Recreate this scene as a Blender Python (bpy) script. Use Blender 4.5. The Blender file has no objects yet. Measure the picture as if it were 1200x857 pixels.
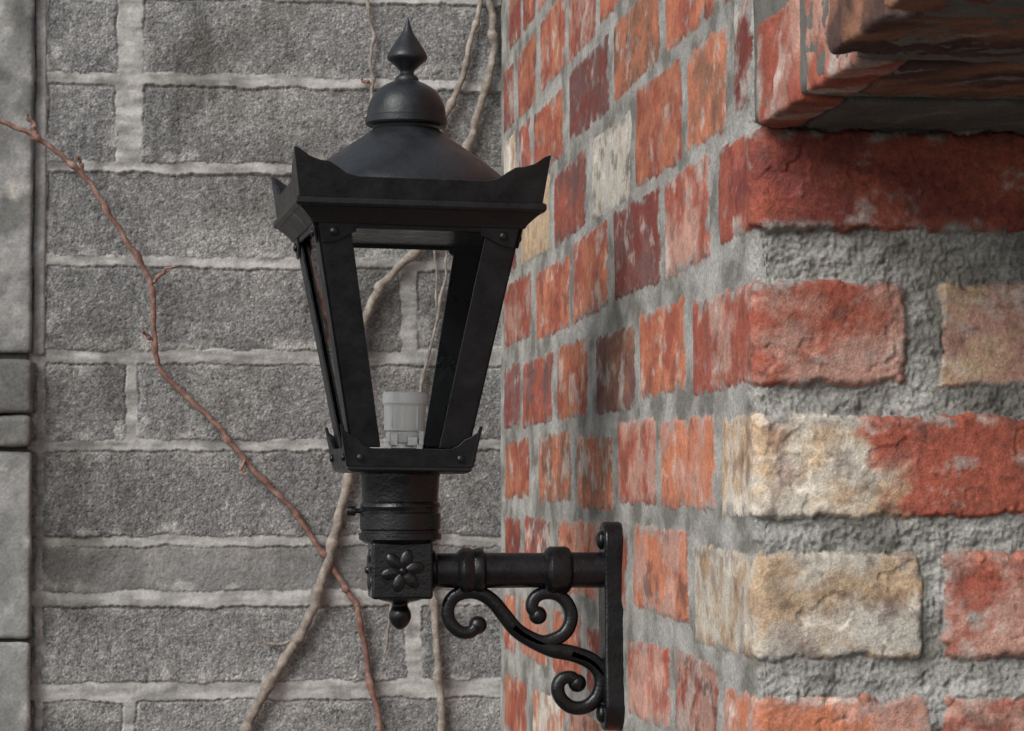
import bpy, bmesh, math, random
import numpy as np
from mathutils import Vector, Matrix, noise as mnoise

random.seed(7)
scene = bpy.context.scene
scene.view_settings.view_transform = 'Standard'
scene.view_settings.look = 'None'
scene.view_settings.exposure = 0
W, H, FPX = 1200.0, 857.0, 3000.0

# ------------------------------------------------------------ camera
pitch = math.atan(141.5 / FPX)
yaw = math.atan(380.0 / FPX * math.cos(pitch))
cd = bpy.data.cameras.new("camera"); cam = bpy.data.objects.new("camera", cd)
scene.collection.objects.link(cam); scene.camera = cam
cd.lens = 90; cd.sensor_width = 36; cd.clip_start = 0.05; cd.clip_end = 200
cam.rotation_euler = (math.pi / 2 + pitch, 0, -yaw)
Fv = Vector((math.sin(yaw) * math.cos(pitch), math.cos(yaw) * math.cos(pitch), math.sin(pitch)))
Rv = Vector((math.cos(yaw), -math.sin(yaw), 0))
Uv = Rv.cross(Fv)

def ray(px, py): return Fv * FPX + Rv * (px - W / 2) + Uv * (H / 2 - py)
def onY(px, py, Y):
    d = ray(px, py); return d * (Y / d.y)
def onX(px, py, X):
    d = ray(px, py); return d * (X / d.x)

YC = 1.625
XW = onY(885, 450, YC).x
YB = onX(586, 570, XW).y                 # back wall face
GROUND = -1.75

# ------------------------------------------------------------ numpy noise
def _tab(seed):
    rs = np.random.RandomState(seed)
    p = rs.permutation(256); a = rs.rand(256) * 2 * np.pi
    return np.concatenate([p, p]), np.cos(a).astype(np.float32), np.sin(a).astype(np.float32)
_T = {}
def perlin(x, y, seed=0):
    if seed not in _T: _T[seed] = _tab(seed)
    p, gx, gy = _T[seed]
    x0 = np.floor(x); y0 = np.floor(y)
    xf = (x - x0).astype(np.float32); yf = (y - y0).astype(np.float32)
    xi = x0.astype(np.int32) & 255; yi = y0.astype(np.int32) & 255
    xj = (xi + 1) & 255; yj = (yi + 1) & 255
    def g(a, b, dx, dy):
        k = p[p[a] + b]; return gx[k] * dx + gy[k] * dy
    u = xf * xf * xf * (xf * (xf * 6 - 15) + 10); v = yf * yf * yf * (yf * (yf * 6 - 15) + 10)
    n00 = g(xi, yi, xf, yf); n10 = g(xj, yi, xf - 1, yf)
    n01 = g(xi, yj, xf, yf - 1); n11 = g(xj, yj, xf - 1, yf - 1)
    a = n00 + u * (n10 - n00); b = n01 + u * (n11 - n01)
    return 1.5 * (a + v * (b - a))
def fbm(x, y, octv=4, seed=0, gain=0.5):
    s = 0; a = 1.0; f = 1.0
    for i in range(octv):
        s = s + a * perlin(x * f + 13.7 * i, y * f + 5.3 * i, seed + i); a *= gain; f *= 2.03
    return s
def sstep(e0, e1, x):
    t = np.clip((x - e0) / (e1 - e0), 0, 1); return t * t * (3 - 2 * t)
def lin(c):
    return np.array([((v / 255) / 12.92 if v / 255 < .04045 else ((v / 255 + .055) / 1.055) ** 2.4) for v in c], dtype=np.float32)

# ------------------------------------------------------------ materials
def newmat(name):
    m = bpy.data.materials.new(name); m.use_nodes = True
    nt = m.node_tree; b = nt.nodes["Principled BSDF"]
    return m, nt, b
def nz(nt, scale, detail=4, rough=.6, coord='Object'):
    tc = nt.nodes.new('ShaderNodeTexCoord'); n = nt.nodes.new('ShaderNodeTexNoise')
    n.inputs['Scale'].default_value = scale; n.inputs['Detail'].default_value = detail
    n.inputs['Roughness'].default_value = rough
    nt.links.new(tc.outputs[coord], n.inputs['Vector']); return n
def ramp(nt, src, stops):
    r = nt.nodes.new('ShaderNodeValToRGB'); e = r.color_ramp.elements
    e[0].position, e[0].color = stops[0][0], (*stops[0][1], 1)
    e[1].position, e[1].color = stops[1][0], (*stops[1][1], 1)
    for p, c in stops[2:]:
        k = e.new(p); k.color = (*c, 1)
    nt.links.new(src, r.inputs[0]); return r
def bump(nt, b, src, strength, dist, prev=None):
    k = nt.nodes.new('ShaderNodeBump'); k.inputs['Strength'].default_value = strength
    k.inputs['Distance'].default_value = dist; nt.links.new(src, k.inputs['Height'])
    if prev: nt.links.new(prev.outputs[0], k.inputs['Normal'])
    nt.links.new(k.outputs[0], b.inputs['Normal']); return k
def mul(nt, a, bb, fac=None):
    m = nt.nodes.new('ShaderNodeMix'); m.data_type = 'RGBA'; m.blend_type = 'MULTIPLY'
    m.inputs[0].default_value = 1
    if fac: nt.links.new(fac, m.inputs[0])
    nt.links.new(a, m.inputs[6]); nt.links.new(bb, m.inputs[7]); return m.outputs[2]

def wallmat(name, s1, lo, hi, bs, bd, rough=.9, grains=0):
    m, nt, b = newmat(name)
    at = nt.nodes.new('ShaderNodeAttribute'); at.attribute_name = "Col"
    n1 = nz(nt, s1, 3, .75); r1 = ramp(nt, n1.outputs[0], [(.32, (lo,) * 3), (.68, (hi,) * 3)])
    col = mul(nt, at.outputs['Color'], r1.outputs[0])
    b.inputs['Roughness'].default_value = rough
    b.inputs['Specular IOR Level'].default_value = .25
    n2 = nz(nt, s1 * 1.3, 3, .75)
    k = bump(nt, b, n2.outputs[0], bs, bd)
    if grains:
        tc = nt.nodes.new('ShaderNodeTexCoord'); v = nt.nodes.new('ShaderNodeTexVoronoi'); v.inputs['Scale'].default_value = grains
        nt.links.new(tc.outputs['Object'], v.inputs['Vector'])
        sp = nt.nodes.new('ShaderNodeSeparateColor'); nt.links.new(v.outputs['Color'], sp.inputs[0])
        r2 = ramp(nt, sp.outputs[0], [(.0, (.62,) * 3), (1, (1.5,) * 3), (.35, (.90,) * 3), (.75, (1.08,) * 3)])
        col = mul(nt, col, r2.outputs[0], at.outputs['Alpha'])
        inv = nt.nodes.new('ShaderNodeMath'); inv.operation = 'SUBTRACT'; inv.inputs[0].default_value = 1
        nt.links.new(v.outputs['Distance'], inv.inputs[1])
        mm = nt.nodes.new('ShaderNodeMath'); mm.operation = 'MULTIPLY'; nt.links.new(inv.outputs[0], mm.inputs[0]); nt.links.new(at.outputs['Alpha'], mm.inputs[1])
        bump(nt, b, mm.outputs[0], .7, .0010, k)
    nt.links.new(col, b.inputs['Base Color'])
    return m
M_brick = wallmat("brick_and_mortar", 560, .72, 1.24, .85, .0012)
M_block = wallmat("concrete_block", 480, .80, 1.18, .5, .0010, grains=430)
M_stone = wallmat("stone", 300, .78, 1.2, .5, .001)

# ------------------------------------------------------------ sheet builder
def make_sheet(name, P, COL, mat, A=None):
    nzr, nu = P.shape[:2]
    me = bpy.data.meshes.new(name)
    nv = nzr * nu; me.vertices.add(nv)
    me.vertices.foreach_set("co", P.reshape(-1).astype(np.float32))
    idx = np.arange(nv, dtype=np.int32).reshape(nzr, nu)
    q = np.stack([idx[:-1, :-1], idx[:-1, 1:], idx[1:, 1:], idx[1:, :-1]], -1).reshape(-1, 4)
    nf = len(q); me.loops.add(nf * 4); me.polygons.add(nf)
    me.loops.foreach_set("vertex_index", q.reshape(-1))
    me.polygons.foreach_set("loop_start", np.arange(nf, dtype=np.int32) * 4)
    me.polygons.foreach_set("loop_total", np.full(nf, 4, dtype=np.int32))
    me.polygons.foreach_set("use_smooth", np.ones(nf, dtype=bool))
    me.update(calc_edges=True)
    ca = me.color_attributes.new("Col", 'FLOAT_COLOR', 'POINT')
    c = np.ones((nv, 4), dtype=np.float32); c[:, :3] = np.clip(COL.reshape(-1, 3), 0.01, .9)
    if A is not None: c[:, 3] = A.reshape(-1)
    ca.data.foreach_set("color", c.reshape(-1))
    me.materials.append(mat)
    ob = bpy.data.objects.new(name, me); scene.collection.objects.link(ob); return ob

def mixc(c, d, t): return c + (d - c) * t[..., None]

# ------------------------------------------------------------ BRICK WALL
K = .84
RED = lin((168, 92, 74)) * K; DRED = lin((132, 68, 60)) * K; ORG = lin((196, 124, 94)) * K
PNK = lin((192, 148, 132)) * K; PUR = lin((124, 88, 83)) * K; CRM = lin((216, 206, 190)) * K
TAN = lin((196, 168, 138)) * K; BRN = lin((150, 106, 84)) * K; WHT = lin((212, 205, 195)) * K
YEL = lin((200, 174, 138)) * K; SOOT_SHADE = lin((88, 66, 60)) * K  # last tone: soot patches on brick faces, and painted shade under the corbel
MOR = lin((160, 157, 151)) * K; MOR2 = lin((124, 121, 114)) * K; MOR3 = lin((188, 185, 179)) * K

def us_side(px): return YC - onX(px, 570, XW).y
def us_front(px): return onY(px, 450, YC).x - XW
ROW = {'F': (-.76, -.575), 'E': (-.515, -.345), 'D': (-.285, -.09), 'C': (-.05, .143), 'B': (.185, .385),
       'A': (.43, .635), 'A1': (.66, .875), 'A2': (.90, 1.10), 'A3': (1.13, 1.34), 'A4': (1.37, 1.58), 'A5': (1.61, 1.82)}
T = {
 'A3': [(590, 603, PUR, RED), (606, 630, ORG, RED), (634, 662, RED, ORG), (666, 700, PNK, RED), (704, 760, RED, ORG), (764, 835, ORG, BRN), (842, 880, DRED, WHT)],
 'A2': [(589, 604, CRM, TAN), (607, 622, RED, PUR), (625, 662, RED, ORG), (666, 716, PUR, DRED), (720, 775, ORG, BRN), (779, 838, ORG, RED), (846, 880, DRED, WHT)],
 'A1': [(589, 607, PUR, DRED), (611, 646, YEL, TAN), (650, 688, PUR, RED), (692, 742, CRM, WHT), (746, 801, ORG, RED), (805, 853, ORG, BRN), (860, 880, WHT, DRED)],
 'A': [(590, 622, RED, PNK), (626, 668, ORG, RED), (672, 714, ORG, RED), (719, 775, DRED, PUR), (778, 833, PNK, RED)],
 'B': [(590, 610, PUR, DRED), (613, 648, RED, PUR), (652, 690, ORG, RED), (697, 745, BRN, PUR), (748, 804, ORG, RED)],
 'C': [(591, 621, ORG, RED), (630, 670, ORG, BRN), (675, 718, BRN, ORG), (722, 770, PNK, RED), (774, 838, ORG, PNK)],
 'D': [(591, 611, RED, DRED), (614, 647, PUR, RED), (652, 702, ORG, PNK), (706, 736, ORG, RED), (741, 806, ORG, PNK)],
 'E': [(590, 606, RED, ORG), (610, 642, ORG, PNK), (647, 682, RED, ORG), (687, 730, RED, DRED), (735, 785, PNK, RED), (790, 840, RED, PNK)],
 'F': [(590, 620, RED, ORG), (624, 660, CRM, ORG), (664, 705, ORG, PNK), (709, 760, RED, ORG), (764, 830, RED, DRED)],
}
CORN = {
 'A': (843, 1250, .456, .642, DRED, RED, .15), 'B': (812, 1068, .178, .368, RED, PNK, .15),
 'C': (846, 1215, -.058, .13, TAN, CRM, .3), 'D': (812, 1082, -.312, -.115, CRM, TAN, .4),
 'E': (846, 1090, -.53, -.37, ORG, PNK, .3), 'F': (835, 1190, -.77, -.59, RED, ORG, .3)}
FRONT = {'B': [(1102, 1290, TAN, PNK)], 'D': [(1104, 1300, PNK, RED)], 'E': [(1100, 1290, RED, PNK)], 'A': [(1262, 1420, RED, ORG)],
         'C': [(1230, 1420, RED, TAN)], 'F': [(1210, 1400, RED, TAN)]}
bricks = []
pal = [RED, ORG, PNK, DRED, BRN, TAN]
def addb(u0, u1, z0, z1, c1, c2, w=.2, **k):
    bricks.append(dict(u0=min(u0, u1), u1=max(u0, u1), z0=z0, z1=z1, c1=c1, c2=c2, w=w, **k))
for r, lst in T.items():
    s0, s1 = ROW[r]
    for (a, b_, c1, c2) in lst:
        j = random.uniform(-.010, .010)
        if r in('A1','A2') and a > 700: j += .015
        addb(us_side(a + random.uniform(-.5, 1.5)), us_side(b_ - random.uniform(0, 2)), (s0 + j) * XW, (s1 + j + random.uniform(-.010, .008)) * XW, c1, c2, random.choice([.05, .2, .45]))
for r, (a, b_, s0, s1, c1, c2, w) in CORN.items():
    k = {}
    if r == 'C': k = dict(split=us_front(1035), c3=RED)
    addb(us_side(a), us_front(b_), s0 * XW, s1 * XW, c1, c2, w, **k)
for r, lst in FRONT.items():
    s0, s1 = CORN[r][2:4]
    for (a, b_, c1, c2) in lst: addb(us_front(a), us_front(b_), s0 * XW, s1 * XW, c1, c2, .25)
    u = us_front(lst[-1][1]) + .014
    while u < 1.0:
        L = random.choice([.22, .105]); addb(u, u + L, s0 * XW, s1 * XW, random.choice(pal), random.choice(pal)); u += L + .014
def filler(s0, s1, ua, ub):
    u = ua + random.uniform(0, .1)
    while u < ub:
        L = random.choice([.21, .105]); addb(u, u + L, s0 * XW, s1 * XW, random.choice(pal), random.choice(pal)); u += L + .014
for r in ('A4', 'A5'): filler(*ROW[r], -1.3, 0)
for r in ('A1', 'A2', 'A3', 'A4', 'A5'): filler(*ROW[r], .0, 1.0)
s = -.80
while s * XW > GROUND:
    filler(s - .2, s, -1.3, 1.0); s -= .24

u_arr = np.unique(np.concatenate([np.arange(YC - YB - .02, -.55, .0024), np.arange(-.55, -.12, .0018), np.arange(-.12, .19, .0009), np.arange(.19, 1.0, .006)]))
zlo, zhi = -.235, .60
z_arr = np.concatenate([np.arange(GROUND, zlo, .01), np.arange(zlo, .30, .0011), np.arange(.30, zhi, .0015), np.arange(zhi, 1.82 * XW, .006)])
U, Z = np.meshgrid(u_arr.astype(np.float32), z_arr.astype(np.float32))
WU = fbm(U * 38, Z * 38, 2, 10) * .0024 + fbm(U * 170, Z * 170, 2, 14) * .0011
WZ = fbm(U * 38, Z * 38, 2, 20) * .0024 + fbm(U * 170, Z * 170, 2, 24) * .0011
chipn = fbm(U * 60, Z * 60, 3, 30)
grit = fbm(U * 330, Z * 330, 2, 40)
mort = -.0036 + .0036 * fbm(U * 16, Z * 26, 3, 50) + .0018 * fbm(U * 80, Z * 100, 3, 55) + .0010 * grit - .0022 * sstep(.45, .8, perlin(U * 120, Z * 120, 58))
big = fbm(U * 14, Z * 14, 3, 60); med = fbm(U * 45, Z * 45, 4, 66); fine = fbm(U * 160, Z * 160, 3, 72)
mt = np.clip(.5 + .6 * fbm(U * 18, Z * 24, 4, 81), 0, 1)
COL = np.ones(U.shape + (3,), np.float32) * MOR
COL = mixc(COL, MOR2, sstep(.45, .9, mt)); COL = mixc(COL, MOR3, sstep(.45, .1, mt) * .7)
COL *= (1 + .12 * fine + .18 * grit)[..., None]
HT = mort.copy()
smear = fbm(U * 32, Z * 40, 4, 90)
for i, b in enumerate(bricks):
    m_ = .006
    i0, i1 = np.searchsorted(u_arr, [b['u0'] - m_, b['u1'] + m_]); j0, j1 = np.searchsorted(z_arr, [b['z0'] - m_, b['z1'] + m_])
    if i1 <= i0 or j1 <= j0: continue
    sl = (slice(j0, j1), slice(i0, i1))
    u = U[sl]; z = Z[sl]
    cu = (b['u0'] + b['u1']) / 2; cz = (b['z0'] + b['z1']) / 2
    rot = random.uniform(-.025, .025) if b['u1'] - b['u0'] < .24 else 0
    du = u - cu; dz = z - cz - rot * du
    r = random.uniform(.004, .009)
    X_ = np.abs(du + WU[sl]) - (b['u1'] - b['u0']) / 2 + r; Z_ = np.abs(dz + WZ[sl]) - (b['z1'] - b['z0']) / 2 + r
    d = np.sqrt(np.maximum(X_, 0) ** 2 + np.maximum(Z_, 0) ** 2) + np.minimum(np.maximum(X_, Z_), 0) - r
    d = d + .004 * np.maximum(chipn[sl] - .2, 0)
    e = np.clip(-d / random.uniform(.0035, .007), 0, 1); prof = np.sqrt(np.clip(1 - (1 - e) ** 2, 0, 1))
    off = random.uniform(-.0015, .003)
    bh = -.009 + prof * (.009 + off) + .0012 * big[sl] + .0006 * med[sl] + .0004 * fine[sl] + .00015 * grit[sl]
    fk = fbm(u * 24, z * 30, 4, 200 + i % 17)
    bh = bh - .0013 * sstep(.28, .42, fk) * prof
    bh = np.where(d > 0, -1, bh)
    hm = mort[sl] - .9 * np.maximum(-d - .005 * np.maximum(smear[sl], 0), 0)
    hm = np.where(d > -.02, hm, -1)
    df = bh - hm
    msk = sstep(-.0002, .0006, df)
    flake = sstep(.28, .36, fk)
    t = sstep(-.45, .55, fbm(u * 15 + i, z * 20, 5, 101 + i % 5, .6))
    c = mixc(np.ones(u.shape + (3,), np.float32) * b['c1'], b['c2'], t)
    if 'split' in b:
        t2 = sstep(-.008, .008, u - b['split'] + .02 * big[sl] + .012 * med[sl])
        c = mixc(c, b['c3'], t2)
    wn = fbm(u * 20 + 3 * i, z * 26, 5, 120, .6)
    c = mixc(c, WHT, sstep(.50 - b['w'], 1.15 - b['w'], wn) * .55)
    c = mixc(c, PUR, sstep(.2, .9, fbm(u * 34 - i, z * 34, 4, 140)) * .5)
    c = mixc(c, SOOT_SHADE, sstep(.2, .9, fbm(u * 22 + 2 * i, z * 30, 5, 150, .65)) * random.uniform(.1, .75))
    c = mixc(c, SOOT_SHADE, sstep(-.012, -.003, d) * sstep(.1, .7, med[sl]) * .5)
    c = mixc(c, c * .5, sstep(.6, 1.0, fbm(u * 130 - i, z * 130, 2, 160)) * .8)
    c = mixc(c, c * 1.22, flake * .8)
    sm = sstep(-.010, -.001, d + .004 * med[sl]) * sstep(-.1, .5, smear[sl]) * .85 + sstep(.4, .9, smear[sl] * .8 + fine[sl] * .25) * .6
    c = mixc(c, MOR * .97, np.clip(sm, 0, 1))
    c = c * (1 + .12 * med[sl] + .15 * fine[sl] + .10 * grit[sl])[..., None] * random.uniform(.82, 1.14)
    COL[sl] = mixc(COL[sl], c, msk)
    ins = d <= 0
    HT[sl] = np.where(ins, np.maximum(hm, bh), HT[sl])
HT = np.maximum(HT, np.where(np.abs(U) < .02, -.0078, -.02))
fl = .17 + .83 * sstep(-.03, .002, U)
HT = HT * fl
R = .009
uu = U
t = np.clip((uu + R) / (2 * R), 0, 1) * math.pi / 2
nx = -np.cos(t); ny = -np.sin(t)
bx = np.where(uu > R, XW + uu, XW + R + R * nx)
by = np.where(uu < -R, YC - uu, YC + R + R * ny)
P = np.stack([bx + nx * HT, by + ny * HT, Z], -1)
P[..., 0] += .0015 * perlin(U * 3, Z * 9, 300); P[..., 1] += .003 * perlin(U * 3 + 9, Z * 9, 301)
brick_wall = make_sheet("brick_wall", P, COL, M_brick)

# ------------------------------------------------------------ noisy rounded box with vertex colours
def noisy_box(name, lo, hi, cell, rad, amp, c1, c2, mat, seed=0, wamt=.3, freq=30, parent=None, soot=0):
    lo = np.array(lo, float); hi = np.array(hi, float)
    n = np.maximum(2, np.ceil((hi - lo) / cell).astype(int)); n = np.minimum(n, 160)
    bm = bmesh.new(); vd = {}
    def V(i, j, k):
        key = (i, j, k)
        if key not in vd:
            p = lo + (hi - lo) * np.array([i / n[0], j / n[1], k / n[2]])
            q = np.clip(p, lo + rad, hi - rad); d = p - q; L = np.linalg.norm(d)
            if L > 0: p = q + d / L * rad; nn = Vector(d / L)
            else: nn = Vector((0, 0, 0))
            v3 = Vector(p) + Vector((seed * 3.1, 0, 0))
            f = mnoise.fractal(v3 * freq, 1.0, 2.0, 4) * amp + mnoise.noise(v3 * freq * 6) * amp * .4
            vd[key] = bm.verts.new(Vector(p) + nn * f)
        return vd[key]
    for ax in range(3):
        a, b_ = [x for x in range(3) if x != ax]
        for side in (0, n[ax]):
            for i in range(n[a]):
                for j in range(n[b_]):
                    ks = []
                    for (di, dj) in ((0, 0), (1, 0), (1, 1), (0, 1)):
                        k = [0, 0, 0]; k[ax] = side; k[a] = i + di; k[b_] = j + dj; ks.append(V(*k))
                    bm.faces.new(ks)
    bmesh.ops.recalc_face_normals(bm, faces=bm.faces)
    me = bpy.data.meshes.new(name); bm.to_mesh(me); bm.free()
    me.polygons.foreach_set("use_smooth", [True] * len(me.polygons))
    co = np.empty(len(me.vertices) * 3, np.float32); me.vertices.foreach_get("co", co); co = co.reshape(-1, 3)
    a_ = co[:, 0] + co[:, 1] * .83 + seed; b2 = co[:, 2] + co[:, 1] * .55
    t = sstep(-.35, .5, fbm(a_ * 17, b2 * 20, 4, 400 + seed % 7))
    c = mixc(np.ones((len(co), 3), np.float32) * c1, c2, t)
    c = mixc(c, WHT, sstep(.6 - wamt, 1.2 - wamt, fbm(a_ * 22, b2 * 22, 4, 420)) * .6)
    c = mixc(c, c * .55, sstep(.0, .9, fbm(a_ * 9, b2 * 6, 4, 425)) * soot)
    c = c * (1 + .16 * fbm(a_ * 60, b2 * 60, 3, 430) + .16 * fbm(a_ * 200, b2 * 200, 2, 433))[:, None]
    ca = me.color_attributes.new("Col", 'FLOAT_COLOR', 'POINT')
    cc = np.ones((len(co), 4), np.float32); cc[:, :3] = np.clip(c, .01, .9)
    ca.data.foreach_set("color", cc.reshape(-1)); me.materials.append(mat)
    ob = bpy.data.objects.new(name, me); scene.collection.objects.link(ob)
    if parent: ob.parent = parent
    return ob

zs0 = .2345
MD = MOR2 * .8  # corbel mortar, darkened to paint in the soffit's shade
strips = [(1.505, 1.618, 0.0, PNK, RED, .45, .233, MD, MD * .8), (1.374, 1.490, 0.001, RED, PNK, .45, .2345, SOOT_SHADE, BRN), (1.245, 1.358, -.018, BRN, SOOT_SHADE, .1, .236, SOOT_SHADE, BRN * .8), (1.12, 1.232, -.022, BRN, DRED, .1, .237, BRN * .7, SOOT_SHADE)]  # last two colours of each strip: underside shade painted into the bricks
noisy_box("corbel_mortar", (XW + .0015, 1.10, zs0 + .002), (XW + 1.0, YC + .01, .62), .008, .003, .0012, MD, MOR2, M_brick, 5, .0, 45, parent=brick_wall)
sd = 0
for (y0, y1, dx, c1, c2, w, zb, shade1, shade2) in strips:
    x = XW + dx
    first = True
    while x < XW + .95:
        L = random.uniform(.20, .24) if not first else (.03 if dx >= 0 else .2)
        sd += 1
        fine_ = x < XW + .25
        noisy_box("corbel_brick", (x, y0, zb), (x + L, y1, zb + .066), .0024 if fine_ else .02, .003, .0020, c1 if first else shade1, c2 if first else shade2, M_brick, sd, w if first else 0, 55, parent=brick_wall, soot=.5)
        x += L + (.001 if first and dx >= 0 else .012); first = False
for row in range(1, 4):
    y = 1.12
    while y < 1.6:
        L = .10; sd += 1
        noisy_box("corbel_brick", (XW, y, zs0 + row * .086), (XW + .2, min(y + L, 1.615), zs0 + row * .086 + .066), .006, .006, .0015, random.choice(pal), random.choice(pal), M_brick, sd, .3, parent=brick_wall)
        y += L + .014

# ------------------------------------------------------------ BACK BLOCK WALL
def xb(px): return onY(px, 450, YB).x
def zb_(py): return onY(300, py, YB).z
bl = []
JO = [(-95, -10), (0, 89), (102, 192), (204, 302), (314, 411), (427, 516), (528, 628), (640, 692), (710, 798), (820, 907)]
VJ = {1: [(135, 165)], 2: [(135, 165)], 3: [], 4: [(470, 488)], 5: [(148, 161)], 6: [], 7: [], 8: [(476, 494)], 9: [(147, 161)], 0: [(300, 318)]}
XEND = xb(594)
for i, (a, b_) in enumerate(JO):
    xs = [52] + [v for p in VJ[i] for v in p] + [600]
    for k in range(0, len(xs), 2): bl.append((xb(xs[k]), xb(xs[k + 1]), zb_(b_), zb_(a)))
    bl.append((xb(-420), xb(-180), zb_(b_), zb_(a))); bl.append((xb(-168), xb(44), zb_(b_), zb_(a)))
y = 918
while zb_(y) > GROUND:
    o = random.uniform(-200, 0)
    for k in range(4): bl.append((xb(o - 300 + 350 * k), min(xb(o + 38 + 350 * k), xb(600)), zb_(y + 92), zb_(y)))
    y += 107
y = -108
while y > -300:
    bl.append((xb(-300), xb(190), zb_(y), zb_(y - 92))); bl.append((xb(205), xb(600), zb_(y), zb_(y - 92))); y -= 107
XL, XR = xb(-420), XEND
bu = np.concatenate([np.arange(XL, xb(-10), .008), np.arange(xb(-10), XR, .0013)])
bz = np.concatenate([np.arange(GROUND, zb_(870), .01), np.arange(zb_(870), zb_(-15), .0012), np.arange(zb_(-15), .9, .008)])
U, Z = np.meshgrid(bu.astype(np.float32), bz.astype(np.float32))
BC = lin((134, 133, 131)) * K; BD = lin((88, 88, 88)) * K; BL = lin((182, 181, 178)) * K; BW = lin((154, 151, 146)) * K
BM = lin((186, 184, 180)) * K; BM2 = lin((152, 150, 146)) * K; BS = lin((84, 82, 77)) * K
WU = fbm(U * 30, Z * 30, 2, 510) * .0018 + fbm(U * 160, Z * 160, 2, 511) * .0011
WZ = fbm(U * 22, Z * 30, 3, 520) * .0028 + fbm(U * 160, Z * 160, 2, 521) * .0012
g1 = perlin(U * 260, Z * 260, 530); g2 = perlin(U * 420, Z * 420, 531); g3 = fbm(U * 120, Z * 120, 3, 532)
bigb = fbm(U * 6, Z * 9, 4, 540)
mid = fbm(U * 30, Z * 40, 4, 545)
stain = fbm(U * 4.5 + 3, Z * 3, 5, 570, .6)
streak = fbm(U * 34, Z * 5, 4, 580, .6)
mo = .0012 + .0022 * fbm(U * 9, Z * 40, 3, 550) + .0003 * g3
HT = mo.copy(); AL = np.full(U.shape, .15, np.float32)
COL = mixc(np.ones(U.shape + (3,), np.float32) * BM, BM2, sstep(-.4, .7, mid)); COL = mixc(COL, BC, sstep(.1, .9, fbm(U * 14, Z * 50, 4, 555)) * .75); COL *= (1 + .07 * g3 + .05 * g1)[..., None]
for i, (x0, x1, z0, z1) in enumerate(bl):
    m_ = .006
    i0, i1 = np.searchsorted(bu, [x0 - m_, x1 + m_]); j0, j1 = np.searchsorted(bz, [z0 - m_, z1 + m_])
    if i1 <= i0 or j1 <= j0: continue
    sl = (slice(j0, j1), slice(i0, i1)); u = U[sl]; z = Z[sl]
    r = .003; cz = (z0 + z1) / 2
    X_ = np.abs(u - (x0 + x1) / 2 + WU[sl]) - (x1 - x0) / 2 + r; Z_ = np.abs(z - cz + WZ[sl]) - (z1 - z0) / 2 + r
    d = np.sqrt(np.maximum(X_, 0) ** 2 + np.maximum(Z_, 0) ** 2) + np.minimum(np.maximum(X_, Z_), 0) - r
    upper = sstep(cz - .01, cz + .01, z)
    e = np.clip(-d / .0045, 0, 1); prof = np.sqrt(np.clip(1 - (1 - e) ** 2, 0, 1))
    tiltz = (z - cz) * random.uniform(-.05, .0)
    bh = -.008 * upper + prof * (.0005 + .008 * upper + random.uniform(-.0012, .0015)) + tiltz + .0008 * mid[sl] + .00035 * g1[sl] + .0003 * g2[sl] + .0005 * g3[sl]
    bh = bh - .0014 * sstep(.45, .8, perlin(u * 190, z * 190, 560))
    narrow = abs(z0 - zb_(692)) < 1e-4
    if narrow: bh = bh * .7 + .001
    bh = np.where(d > 0, -1, bh)
    hm = mo[sl] - (.9 + 2.6 * upper) * np.maximum(-d, 0)
    msk = sstep(-.0001, .0006, bh - hm)
    c = np.ones(u.shape + (3,), np.float32) * BC * random.uniform(.86, 1.05)
    gs = .3 if narrow else 1
    c = mixc(c, BL, sstep(.2, .9, g3[sl]) * .35 * gs)
    c = mixc(c, BD, sstep(.1, .9, -g3[sl]) * .5 * gs)
    c = mixc(c, BW, sstep(0., .8, bigb[sl]) * .45)
    sm = sstep(-.014, -.001, d + .008 * mid[sl]) * sstep(-.1, .6, mid[sl]) * .5 * (1 - .6 * upper)
    c = mixc(c, BM, sm)
    c = c * (1 + .16 * bigb[sl] + .11 * mid[sl])[..., None]
    al = (1 - .6 * sm) * (.4 if narrow else 1)
    AL[sl] = AL[sl] + (al - AL[sl]) * msk
    COL[sl] = mixc(COL[sl], c, msk); HT[sl] = np.where(d <= 0, np.maximum(hm, bh), HT[sl])
COL = mixc(COL, COL * (BS / BC), np.clip(sstep(.0, 1.0, stain + .5 * sstep(xb(260), xb(40), U) * sstep(zb_(420), zb_(700), Z)) * .7 + sstep(.2, 1.0, streak) * .35, 0, .85))
P = np.stack([U, YB - HT, Z], -1)
block_wall = make_sheet("concrete_block_wall", P, COL, M_block, AL)

# ------------------------------------------------------------ STONE PILASTER (left)
SC = lin((152, 151, 148)) * K; SDk = lin((118, 117, 113)) * K; SG = lin((134, 135, 131)) * K
pil = bpy.data.objects.new("stone_pilaster", None); scene.collection.objects.link(pil)
def pbox(name, x0, x1, y0, y1, d0, c1, c2, sd, rad=.004):
    noisy_box(name, (xb(x0), YB - d0, zb_(y1)), (xb(x1), YB + .02, zb_(y0)), .004, rad, .0016, c1, c2, M_stone, sd, .12, 18, parent=pil, soot=.9)
pbox("shaft", -160, 37, -60, 416, .018, SC, SDk, 31)
pbox("joint_strip", 38, 52, -60, 418, .004, BM, BM2, 32, .002)
pbox("cap_block", -170, 40, 425, 486, .035, SDk, SC, 33, .006)
pbox("cap_foot", -170, 38, 489, 524, .030, SDk, SDk * .8, 34, .005)
pbox("plinth_slab", -165, 39, 530, 745, .022, SG, SC, 35)
pbox("plinth_slab", -165, 39, 750, 960, .022, SC, SG, 36)
pbox("plinth_core", -160, 34, 410, 1900, .008, SDk * .5, SDk * .5, 37)

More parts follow.
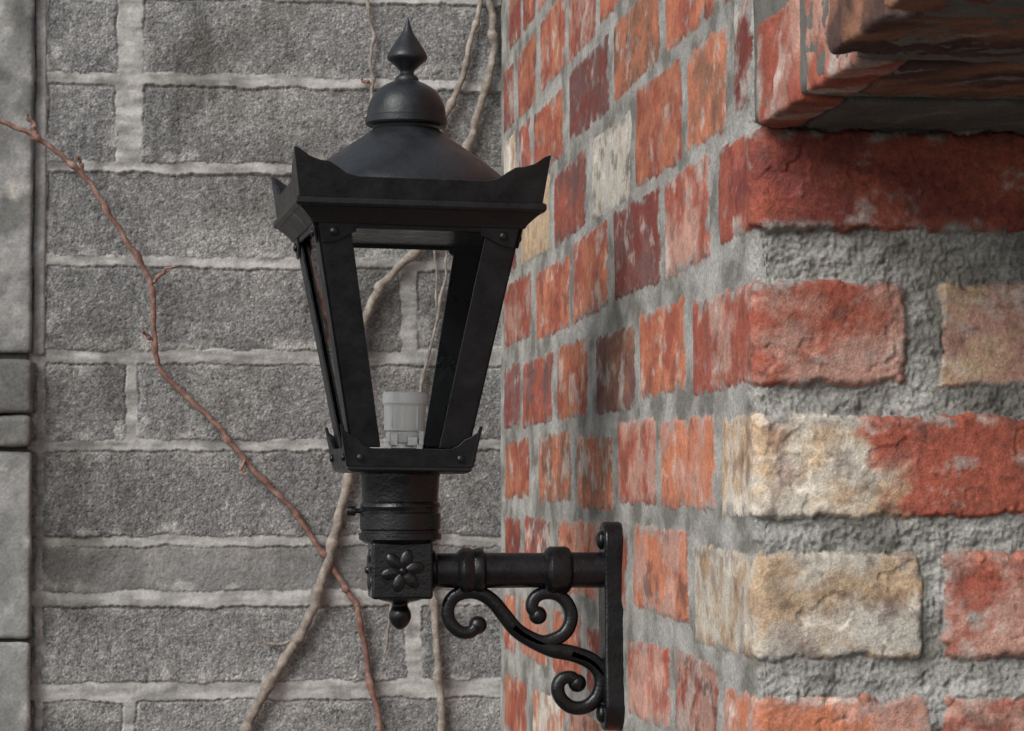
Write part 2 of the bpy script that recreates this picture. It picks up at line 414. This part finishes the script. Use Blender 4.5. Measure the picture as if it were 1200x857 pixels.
# ------------------------------------------------------------ VINES
def vinemat(name, c1, c2, c3):
    m, nt, b = newmat(name)
    n = nz(nt, 70, 4, .7); r = ramp(nt, n.outputs[0], [(.3, c1), (.7, c2), (.5, c3)])
    nt.links.new(r.outputs[0], b.inputs['Base Color']); b.inputs['Roughness'].default_value = .8
    n2 = nz(nt, 350, 3); bump(nt, b, n2.outputs[0], .8, .0012); return m
M_vr = vinemat("vine_red_bark", tuple(lin((92, 64, 56))), tuple(lin((152, 126, 113))), tuple(lin((120, 88, 77))))
M_vg = vinemat("vine_grey_bark", tuple(lin((94, 86, 79))), tuple(lin((164, 154, 143))), tuple(lin((127, 117, 107))))
vine = bpy.data.objects.new("climbing_vine", None); scene.collection.objects.link(vine)
def catmull(pts, n=8):
    out = []; P_ = [pts[0]] + pts + [pts[-1]]
    for i in range(1, len(P_) - 2):
        a, b_, c, d = [Vector(x) for x in P_[i - 1:i + 3]]
        for k in range(n):
            t = k / n
            out.append(.5 * ((2 * b_) + (c - a) * t + (2 * a - 5 * b_ + 4 * c - d) * t * t + (3 * b_ - a - 3 * c + d) * t ** 3))
    out.append(Vector(pts[-1])); return out
def stem(pts, w0, w1, mat, gap=.006, name="stem", nodes=True):
    sp = catmull([(p[0], p[1], p[2] if len(p) > 2 else gap) for p in pts], 9)
    cu = bpy.data.curves.new(name, 'CURVE'); cu.dimensions = '3D'; cu.bevel_depth = 1; cu.bevel_resolution = 4
    s_ = cu.splines.new('POLY'); s_.points.add(len(sp) - 1)
    for i, p in enumerate(sp):
        f = i / (len(sp) - 1); w = w0 + (w1 - w0) * f
        rr = w * .5 * .00097
        if nodes:
            k = i % 13
            if k == 6: rr *= 1.5
            elif k in (5, 7): rr *= 1.2
        rr *= 1 + .2 * mnoise.noise(Vector((i * .5, w0, w1)))
        jx = 3.0 * mnoise.noise(Vector((i * .27, p[0] * .01, w0))); jy = 3.0 * mnoise.noise(Vector((i * .27, 7, p[1] * .01)))
        q = onY(p[0] + jx, p[1] + jy, YB - p[2] - rr)
        s_.points[i].co = (*q, 1); s_.points[i].radius = rr
    cu.materials.append(mat); cu.use_fill_caps = True
    ob = bpy.data.objects.new(name, cu); scene.collection.objects.link(ob); ob.parent = vine
stem([(-40, 128, .03), (0, 143, .03), (40, 158, .03), (68, 180, .03), (97, 205, .028), (125, 245, .026), (150, 285, .025), (172, 322, .02), (180, 345, .02), (181, 395, .015), (188, 432, .012), (232, 478), (262, 508), (287, 540), (318, 572), (345, 600), (368, 632), (388, 662), (405, 690), (419, 715), (428, 760), (437, 810), (449, 870)], 6, 7, M_vr)
stem([(180, 330, .022), (190, 320, .028), (203, 312, .035)], 5, 3, M_vr)
stem([(97, 205, .028), (94, 190, .03), (90, 184, .035)], 5, 3, M_vr)
stem([(45, 160, .03), (38, 146, .033), (30, 134, .035)], 6, 3, M_vr)
stem([(48, 163, .03), (38, 163, .03), (28, 150, .03)], 4, 3, M_vr)
stem([(181, 400, .015), (172, 392, .02), (166, 388, .025)], 5, 3, M_vr)
stem([(287, 540, .012), (282, 552, .014), (290, 556, .016)], 4, 3, M_vr)
stem([(284, 875), (292, 845), (312, 808), (338, 765), (358, 735), (372, 695), (385, 655), (396, 610), (408, 560), (414, 500), (418, 440), (424, 385), (440, 345), (462, 318), (495, 288), (520, 250), (540, 200), (556, 150), (570, 100), (578, 60), (576, 20), (572, -20)], 12, 9, M_vg)
stem([(360, 733), (345, 748), (322, 757), (308, 748)], 5, 3, M_vg)
stem([(520, 140), (533, 112), (545, 80), (552, 45), (562, 10), (565, -15)], 8, 6, M_vg)
stem([(495, 288), (508, 255), (510, 200), (515, 165), (520, 140)], 7, 8, M_vg)
stem([(430, -15), (433, 20), (438, 42), (434, 75), (436, 105), (430, 140)], 4, 4, M_vg)
stem([(436, 98), (428, 96), (424, 94)], 4, 3, M_vr)
stem([(500, 560), (504, 640), (507, 700), (512, 760), (516, 820), (519, 875)], 7, 10, M_vg)
stem([(508, 288), (512, 320), (510, 360)], 3, 3, M_vg, nodes=False)
stem([(458, 700), (455, 735), (452, 767)], 3, 3, M_vg, nodes=False)
stem([(490, 465), (500, 425), (515, 360), (523, 310), (522, 280)], 4, 3, M_vg)

# ------------------------------------------------------------ LANTERN
def paint(name, c, rough, bs):
    m, nt, b = newmat(name)
    n = nz(nt, 30, 4, .65); r = ramp(nt, n.outputs[0], [(.35, tuple(x * .7 for x in c)), (.75, tuple(x * 1.6 for x in c))])
    nt.links.new(r.outputs[0], b.inputs['Base Color'])
    n3 = nz(nt, 60, 4, .7); r3 = ramp(nt, n3.outputs[0], [(.3, (rough - .1,) * 3), (.7, (rough + .15,) * 3)])
    nt.links.new(r3.outputs[0], b.inputs['Roughness'])
    b.inputs['Specular IOR Level'].default_value = .36
    n2 = nz(nt, 420, 3, .6); k = bump(nt, b, n2.outputs[0], bs, .0006)
    n4 = nz(nt, 90, 3, .5); bump(nt, b, n4.outputs[0], bs, .001, k)
    return m
M_blk = paint("black_paint_satin", (.0055, .006, .007), .32, .3)
M_cast = paint("black_paint_cast_iron", (.005, .0053, .006), .24, .55)
M_roof = paint("black_paint_roof", (.012, .0138, .016), .38, .4)
m, nt, b = newmat("glass_pane")
nt.nodes.remove(b); tr = nt.nodes.new('ShaderNodeBsdfTransparent'); gl = nt.nodes.new('ShaderNodeBsdfGlossy')
gl.inputs['Roughness'].default_value = .02; tr.inputs[0].default_value = (.99, .995, .995, 1)
fr = nt.nodes.new('ShaderNodeFresnel'); fr.inputs[0].default_value = 1.28
mx = nt.nodes.new('ShaderNodeMixShader'); nt.links.new(fr.outputs[0], mx.inputs[0]); nt.links.new(tr.outputs[0], mx.inputs[1]); nt.links.new(gl.outputs[0], mx.inputs[2])
nt.links.new(mx.outputs[0], nt.nodes['Material Output'].inputs[0]); M_glass = m
m, nt, b = newmat("porcelain"); n = nz(nt, 60, 3)
r = ramp(nt, n.outputs[0], [(.3, (.87, .87, .84)), (.7, (.91, .91, .88))]); nt.links.new(r.outputs[0], b.inputs['Base Color'])
b.inputs['Roughness'].default_value = .35; M_por = m
m, nt, b = newmat("zinc_clip"); b.inputs['Metallic'].default_value = 1; b.inputs['Roughness'].default_value = .35
n = nz(nt, 200, 3); r = ramp(nt, n.outputs[0], [(.3, (.45, .45, .45)), (.7, (.65, .65, .65))]); nt.links.new(r.outputs[0], b.inputs['Base Color']); M_met = m

pl = onX(726, 669, XW)
YL = pl.y
org = onY(469, 650, YL)
S = org.dot(Fv) / FPX
root = bpy.data.objects.new("wall_lantern", None); scene.collection.objects.link(root); root.location = org
head = bpy.data.objects.new("lantern_head", None); scene.collection.objects.link(head); head.parent = root
head.rotation_euler = (0, math.radians(.7), math.radians(3.2))

def zz(y): return (650 - y) * S
def finish(bm, name, mat, parent, smooth=True, bev=0, angle=35, seg=2):
    bmesh.ops.remove_doubles(bm, verts=bm.verts, dist=1e-6)
    bmesh.ops.recalc_face_normals(bm, faces=bm.faces)
    me = bpy.data.meshes.new(name); bm.to_mesh(me); bm.free(); me.materials.append(mat)
    ob = bpy.data.objects.new(name, me); scene.collection.objects.link(ob); ob.parent = parent
    me.polygons.foreach_set("use_smooth", [True] * len(me.polygons))
    if bev:
        md = ob.modifiers.new("bev", 'BEVEL'); md.width = bev * S; md.segments = seg; md.limit_method = 'ANGLE'; md.angle_limit = math.radians(30)
        md.harden_normals = True
    else:
        me.set_sharp_from_angle(angle=math.radians(angle))
    return ob
def revolve(name, prof, mat, parent, seg=64, cx=0, cy=0, axis='Z', bevs=0, ang=35):
    bm = bmesh.new(); rings = []
    for (y, r) in prof:
        rr = max(r, .01) * S
        ring = []
        for i in range(seg):
            a = 2 * math.pi * i / seg
            if axis == 'Z': ring.append(bm.verts.new((cx * S + rr * math.cos(a), cy * S + rr * math.sin(a), zz(y))))
            else: ring.append(bm.verts.new(((y - 469) * S, cy * S + rr * math.cos(a), zz(cx) + rr * math.sin(a))))
        rings.append(ring)
    for a, b_ in zip(rings, rings[1:]):
        for i in range(seg): bm.faces.new((a[i], a[(i + 1) % seg], b_[(i + 1) % seg], b_[i]))
    bm.faces.new(rings[0]); bm.faces.new(rings[-1][::-1])
    return finish(bm, name, mat, parent, angle=ang)
def smoothprof(pts, n=6):
    return [(v[0], v[1]) for v in catmull([(a, b_, 0) for a, b_ in pts], n)]
def sqloft(name, prof, mat, parent, bev=1.2):
    bm = bmesh.new(); rings = []
    for (y, a) in prof:
        rings.append([bm.verts.new((sx * a * S, sy * a * S, zz(y))) for sx, sy in ((-1, -1), (1, -1), (1, 1), (-1, 1))])
    for a, b_ in zip(rings, rings[1:]):
        for i in range(4): bm.faces.new((a[i], a[(i + 1) % 4], b_[(i + 1) % 4], b_[i]))
    bm.faces.new(rings[0]); bm.faces.new(rings[-1][::-1])
    return finish(bm, name, mat, parent, bev=bev)
def face_plate(name, poly, afun, thick, mat, parent, k, bev=.8):
    bm = bmesh.new(); rot = Matrix.Rotation(k * math.pi / 2, 4, 'Z')
    o = []; inn = []
    for (x, y) in poly:
        a = afun(y); o.append(bm.verts.new(rot @ Vector((x * S, -a * S, zz(y))))); inn.append(bm.verts.new(rot @ Vector((x * S, -(a - thick) * S, zz(y)))))
    n = len(poly); bm.faces.new(o); bm.faces.new(inn[::-1])
    for i in range(n): bm.faces.new((o[i], o[(i + 1) % n], inn[(i + 1) % n], inn[i]))
    return finish(bm, name, mat, parent, bev=bev)

revolve("finial", smoothprof([(15, .4), (23, 3), (33, 6.5), (43, 13), (54, 20), (61, 23.5), (66, 23), (72, 16), (79, 9), (83, 8)], 5) + smoothprof([(84, 9.5), (87, 13), (91, 14), (96, 13)], 3), M_roof, head, 48)
revolve("dome", smoothprof([(91, 12), (95, 22), (102, 33), (112, 41), (123, 45.5), (134, 47)], 5) + [(135, 47), (136, 48.5), (143, 48.5), (145, 47), (146, 40), (153, 38)], M_roof, head)
revolve("roof_cone", smoothprof([(147, 38), (151, 41), (160, 53), (171, 69), (184, 88), (198, 106), (212, 122), (222, 130), (226, 131)], 5), M_roof, head, 96, ang=60)
def interp(tab):
    ys = [t[0] for t in tab]; vs = [t[1] for t in tab]
    return lambda y: float(np.interp(y, ys, vs))
atop = interp([(185, 147), (222, 143), (252, 138), (262, 136)])
for k in range(4):
    e1 = [(-atop(193), 193), (-139, 195), (-128, 203), (-116, 207), (-106, 208), (-96, 214), (-86, 221), (-72, 224)]
    poly = e1 + [(-x, y) for x, y in e1[::-1]] + [(atop(254), 254), (-atop(254), 254)]
    face_plate("crown_plate", poly, atop, 4, M_blk, head, k, .9)
sqloft("roof_tray", [(225, 140), (229, 140)], M_blk, head, .8)
sqloft("cornice_bead", [(247, 140), (249, 142.5), (255, 142.5), (258, 140)], M_blk, head, 1)
sqloft("cornice_soffit", [(250, 137), (259, 137), (263, 132), (271, 124), (275, 122)], M_blk, head, 1)
af = interp([(262, 119.5), (526, 69)])
for k in range(4):
    for sgn in (-1, 1):
        face_plate("corner_post", [(sgn * af(264), 264), (sgn * (af(264) - 39), 264), (sgn * (af(526) - 35), 526), (sgn * af(526), 526)], af, 3.5, M_blk, head, k)
    face_plate("top_rail", [(-af(264) + 3, 264), (af(264) - 3, 264), (af(280) - 4, 280), (-af(280) + 4, 280)], lambda y: af(y) + 1.6, 3, M_blk, head, k)
    for sgn in (-1, 1):
        face_plate("gusset", [(sgn * (af(264) - 2), 264), (sgn * (af(264) - 52), 264), (sgn * (af(264) - 47), 284), (sgn * (af(264) - 24), 295), (sgn * (af(295) - 3), 297)], lambda y: af(y) + 3.4, 2.5, M_blk, head, k)
    face_plate("glass_pane", [(-af(281) + 12, 281), (af(281) - 12, 281), (af(526) - 10, 526), (-af(526) + 10, 526)], lambda y: af(y) - 5, 1.2, M_glass, head, k, 0)
    rot = Matrix.Rotation(k * math.pi / 2, 4, 'Z')
    bm = bmesh.new()
    for (x, y, off, rr) in ((-97, 284, 4, 5), (97, 284, 4, 5), (-58, 538, 7, 4.5), (58, 538, 7, 4.5)):
        a = af(min(y, 526)) + off
        mt_ = rot @ Matrix.Translation((x * S, -a * S, zz(y))) @ Matrix.Diagonal((1, .6, 1, 1))
        bmesh.ops.create_uvsphere(bm, u_segments=16, v_segments=10, radius=rr * S, matrix=mt_)
    finish(bm, "rivets", M_blk, head)
ab = interp([(498, 83), (526, 76), (552, 73)])
for k in range(4):
    e1 = [(-ab(500), 500), (-77, 507), (-69, 513), (-62, 516), (-55, 523), (-46, 527)]
    face_plate("base_plate", e1 + [(-x, y) for x, y in e1[::-1]] + [(ab(548), 548), (-ab(548), 548)], ab, 4, M_blk, head, k, .8)
sqloft("lantern_floor", [(528, 71), (548, 72), (552, 72), (555, 66)], M_blk, head, 1)
revolve("lampholder", [(462, 20), (460, 22), (460, 25), (462, 26.5), (473, 26.5), (475, 25), (478, 24.5), (505, 24), (507, 22), (519, 21)], M_por, head, 48, cx=3)
bm = bmesh.new()
for (x, w, y0, y1, yy) in ((-13, 9, 508, 523, -24), (9, 12, 512, 523, -23), (20, 6, 505, 522, -18), (1, 30, 520, 526, -10)):
    bmesh.ops.create_cube(bm, size=1, matrix=Matrix.Translation((x * S, yy * S, zz((y0 + y1) / 2))) @ Matrix.Diagonal((w * S, 6 * S, (y1 - y0) * S, 1)))
finish(bm, "lampholder_clips", M_met, head, bev=.6)
bm = bmesh.new()
for (x, z0) in ((-17, 490), (-4, 490), (12, 490)):
    bmesh.ops.create_cube(bm, size=1, matrix=Matrix.Translation(((x + 3) * S, -math.sqrt(24 ** 2 - x * x) * S, zz(z0))) @ Matrix.Diagonal((1.6 * S, 2 * S, 26 * S, 1)))
finish(bm, "lampholder_ribs", M_por, head, bev=.3)
revolve("collar", [(550, 45), (555, 47), (560, 46), (588, 44.5), (590, 46.5), (594, 47.5), (597, 45.5), (600, 45.5), (602, 47.5), (620, 47.5), (622, 46), (626, 46)], M_cast, root)
revolve("collar_flange", [(624, 46), (625, 48.5), (632, 48.5), (635, 44), (637, 40)], M_cast, root)
revolve("set_screw", [(406, 3), (406, 5), (410, 6), (416, 6), (417, 3), (426, 3)], M_cast, root, 16, cx=599, axis='X')
bm = bmesh.new(); bmesh.ops.create_cube(bm, size=1, matrix=Matrix.Translation((0, 0, zz(668))) @ Matrix.Diagonal((71 * S, 71 * S, 66 * S, 1)))
finish(bm, "boss_block", M_cast, root, bev=3.5, seg=3)
bm = bmesh.new()
for k in range(4):
    rk = Matrix.Rotation(k * math.pi / 2, 4, 'Z')
    if k == 1: continue
    for i in range(6):
        a = i * math.pi / 3 + .3
        mt_ = rk @ Matrix.Translation((0, -35 * S, zz(668))) @ Matrix.Rotation(a, 4, 'Y') @ Matrix.Translation((0, 0, 14 * S)) @ Matrix.Diagonal((.62, .3, 1, 1))
        bmesh.ops.create_uvsphere(bm, u_segments=20, v_segments=12, radius=12 * S, matrix=mt_)
    bmesh.ops.create_uvsphere(bm, u_segments=16, v_segments=10, radius=5 * S, matrix=rk @ Matrix.Translation((0, -37 * S, zz(668))))
finish(bm, "rosette", M_cast, root)
revolve("drop_finial", smoothprof([(700, 26), (703, 24), (706, 12), (709, 9), (712, 10), (717, 12.5), (724, 13), (731, 10), (736, 5), (738, .5)], 4), M_cast, root, 32)

xwall = (XW - org.x) / S + 469 - 1
sc = (xwall - 469) / (724 - 469)
def ax(x): return 469 + (x - 469) * sc
arm = [(500, 22), (508, 24), (511, 20.5), (534, 20.5), (537, 24), (541, 27), (549, 27), (553, 25), (560, 27), (564, 26), (567, 21), (636, 20.5), (639, 25), (643, 28), (661, 28), (665, 26), (668, 21), (708, 21)]
revolve("arm", [(ax(a), r) for a, r in arm], M_cast, root, 48, cx=669, axis='X')
def plate_outline():
    pts = []
    def arc(cy, cz, r, a0, a1, n=12):
        for i in range(n + 1):
            a = math.radians(a0 + (a1 - a0) * i / n); pts.append((cy + r * math.cos(a), cz - r * math.sin(a)))
    arc(0, 638, 26, 0, 180); pts.extend([(-24, 655), (-22, 665), (-24, 700), (-25, 775), (-28, 790)])
    arc(0, 826, 32, 180, 360, 16); pts.extend([(28, 790), (25, 775), (24, 700), (22, 665), (24, 655)])
    return pts
po = plate_outline(); bm = bmesh.new(); o = []; q = []
for (d_, y_) in po:
    o.append(bm.verts.new(((ax(704) - 469) * S, d_ * S, zz(y_)))); q.append(bm.verts.new(((xwall - 469 + 3) * S, d_ * S, zz(y_))))
bm.faces.new(o); bm.faces.new(q[::-1])
for i in range(len(po)): bm.faces.new((o[i], o[(i + 1) % len(po)], q[(i + 1) % len(po)], q[i]))
finish(bm, "wall_plate", M_cast, root, bev=3.5, seg=3)
bm = bmesh.new()
for y_ in (634, 838):
    bmesh.ops.create_uvsphere(bm, u_segments=20, v_segments=12, radius=11 * S, matrix=Matrix.Translation(((ax(703) - 469) * S, 0, zz(y_))) @ Matrix.Diagonal((.55, 1, 1, 1)))
finish(bm, "plate_bolts", M_cast, root)

def scroll(name, pts, r0, r1=None):
    sp = catmull([(ax(a), b_, 0) for a, b_ in pts], 10); n = len(sp); bm = bmesh.new(); rings = []
    for i, p in enumerate(sp):
        t = (sp[min(i + 1, n - 1)] - sp[max(i - 1, 0)]).normalized(); nr = Vector((-t.y, t.x, 0))
        r = r0 + ((r1 if r1 else r0) - r0) * i / (n - 1); th = 9.5
        ring = []
        for k in range(14):
            a = 2 * math.pi * k / 14; ca, sa = math.cos(a), math.sin(a)
            cx_ = math.copysign(abs(ca) ** .7, ca) * r; cy_ = math.copysign(abs(sa) ** .7, sa) * th
            w = p + nr * cx_
            ring.append(bm.verts.new(((w.x - 469) * S, cy_ * S, zz(w.y))))
        rings.append(ring)
    for a, b_ in zip(rings, rings[1:]):
        for k in range(14): bm.faces.new((a[k], a[(k + 1) % 14], b_[(k + 1) % 14], b_[k]))
    bm.faces.new(rings[0]); bm.faces.new(rings[-1][::-1])
    for e in (pts[0],):
        bmesh.ops.create_uvsphere(bm, u_segments=20, v_segments=12, radius=r0 * 1.45 * S, matrix=Matrix.Translation(((ax(e[0]) - 469) * S, 0, zz(e[1]))))
    finish(bm, name, M_cast, root)
scroll("scroll_upper", [(559, 733), (550, 741), (537, 740), (526, 728), (524, 713), (531, 700), (546, 694), (562, 696), (577, 706), (590, 722), (603, 738), (620, 750), (645, 762), (668, 767), (690, 775), (706, 790)], 7.5, 10)
scroll("scroll_middle", [(629, 722), (622, 713), (625, 702), (636, 696), (652, 698), (664, 709), (668, 725), (662, 741), (649, 750), (632, 753), (612, 744), (600, 735)], 7.5, 8.5)
scroll("scroll_lower", [(675, 802), (668, 795), (657, 797), (652, 807), (656, 820), (668, 830), (684, 830), (697, 820), (703, 803), (700, 788), (688, 776), (668, 767)], 7.5, 9)

# ------------------------------------------------------------ ground
m, nt, b = newmat("paving"); n = nz(nt, 6, 6); r = ramp(nt, n.outputs[0], [(.3, (.06, .058, .055)), (.7, (.11, .105, .10))])
nt.links.new(r.outputs[0], b.inputs['Base Color']); b.inputs['Roughness'].default_value = .9
me = bpy.data.meshes.new("ground"); me.from_pydata([(-60, -60, GROUND), (60, -60, GROUND), (60, 60, GROUND), (-60, 60, GROUND)], [], [(0, 1, 2, 3)])
me.materials.append(m); g = bpy.data.objects.new("ground", me); scene.collection.objects.link(g)

# ------------------------------------------------------------ light
wld = bpy.data.worlds.new("World"); scene.world = wld; wld.use_nodes = True; nt = wld.node_tree
sky = nt.nodes.new('ShaderNodeTexSky'); sky.sky_type = 'NISHITA'; sky.sun_disc = False
ld = Vector((-.66, -.60, .64)).normalized()
sky.sun_elevation = math.asin(ld.z); sky.sun_rotation = math.atan2(ld.x, ld.y)
hs = nt.nodes.new('ShaderNodeHueSaturation'); hs.inputs['Saturation'].default_value = .3
nt.links.new(sky.outputs[0], hs.inputs['Color']); nt.links.new(hs.outputs[0], nt.nodes['Background'].inputs[0])
nt.nodes['Background'].inputs[1].default_value = .15
sl_ = bpy.data.lights.new("sun", 'SUN'); sl_.energy = 3.1; sl_.angle = math.radians(36); sl_.color = (1, .982, .96)
so = bpy.data.objects.new("sun", sl_); scene.collection.objects.link(so)
so.rotation_euler = (-ld).to_track_quat('-Z', 'Y').to_euler()
cd.dof.use_dof = True; cd.dof.focus_distance = org.dot(Fv) - .1; cd.dof.aperture_fstop = 45
print("XW", XW, "YB", YB, "YL", YL, "S", S, "sc", sc)
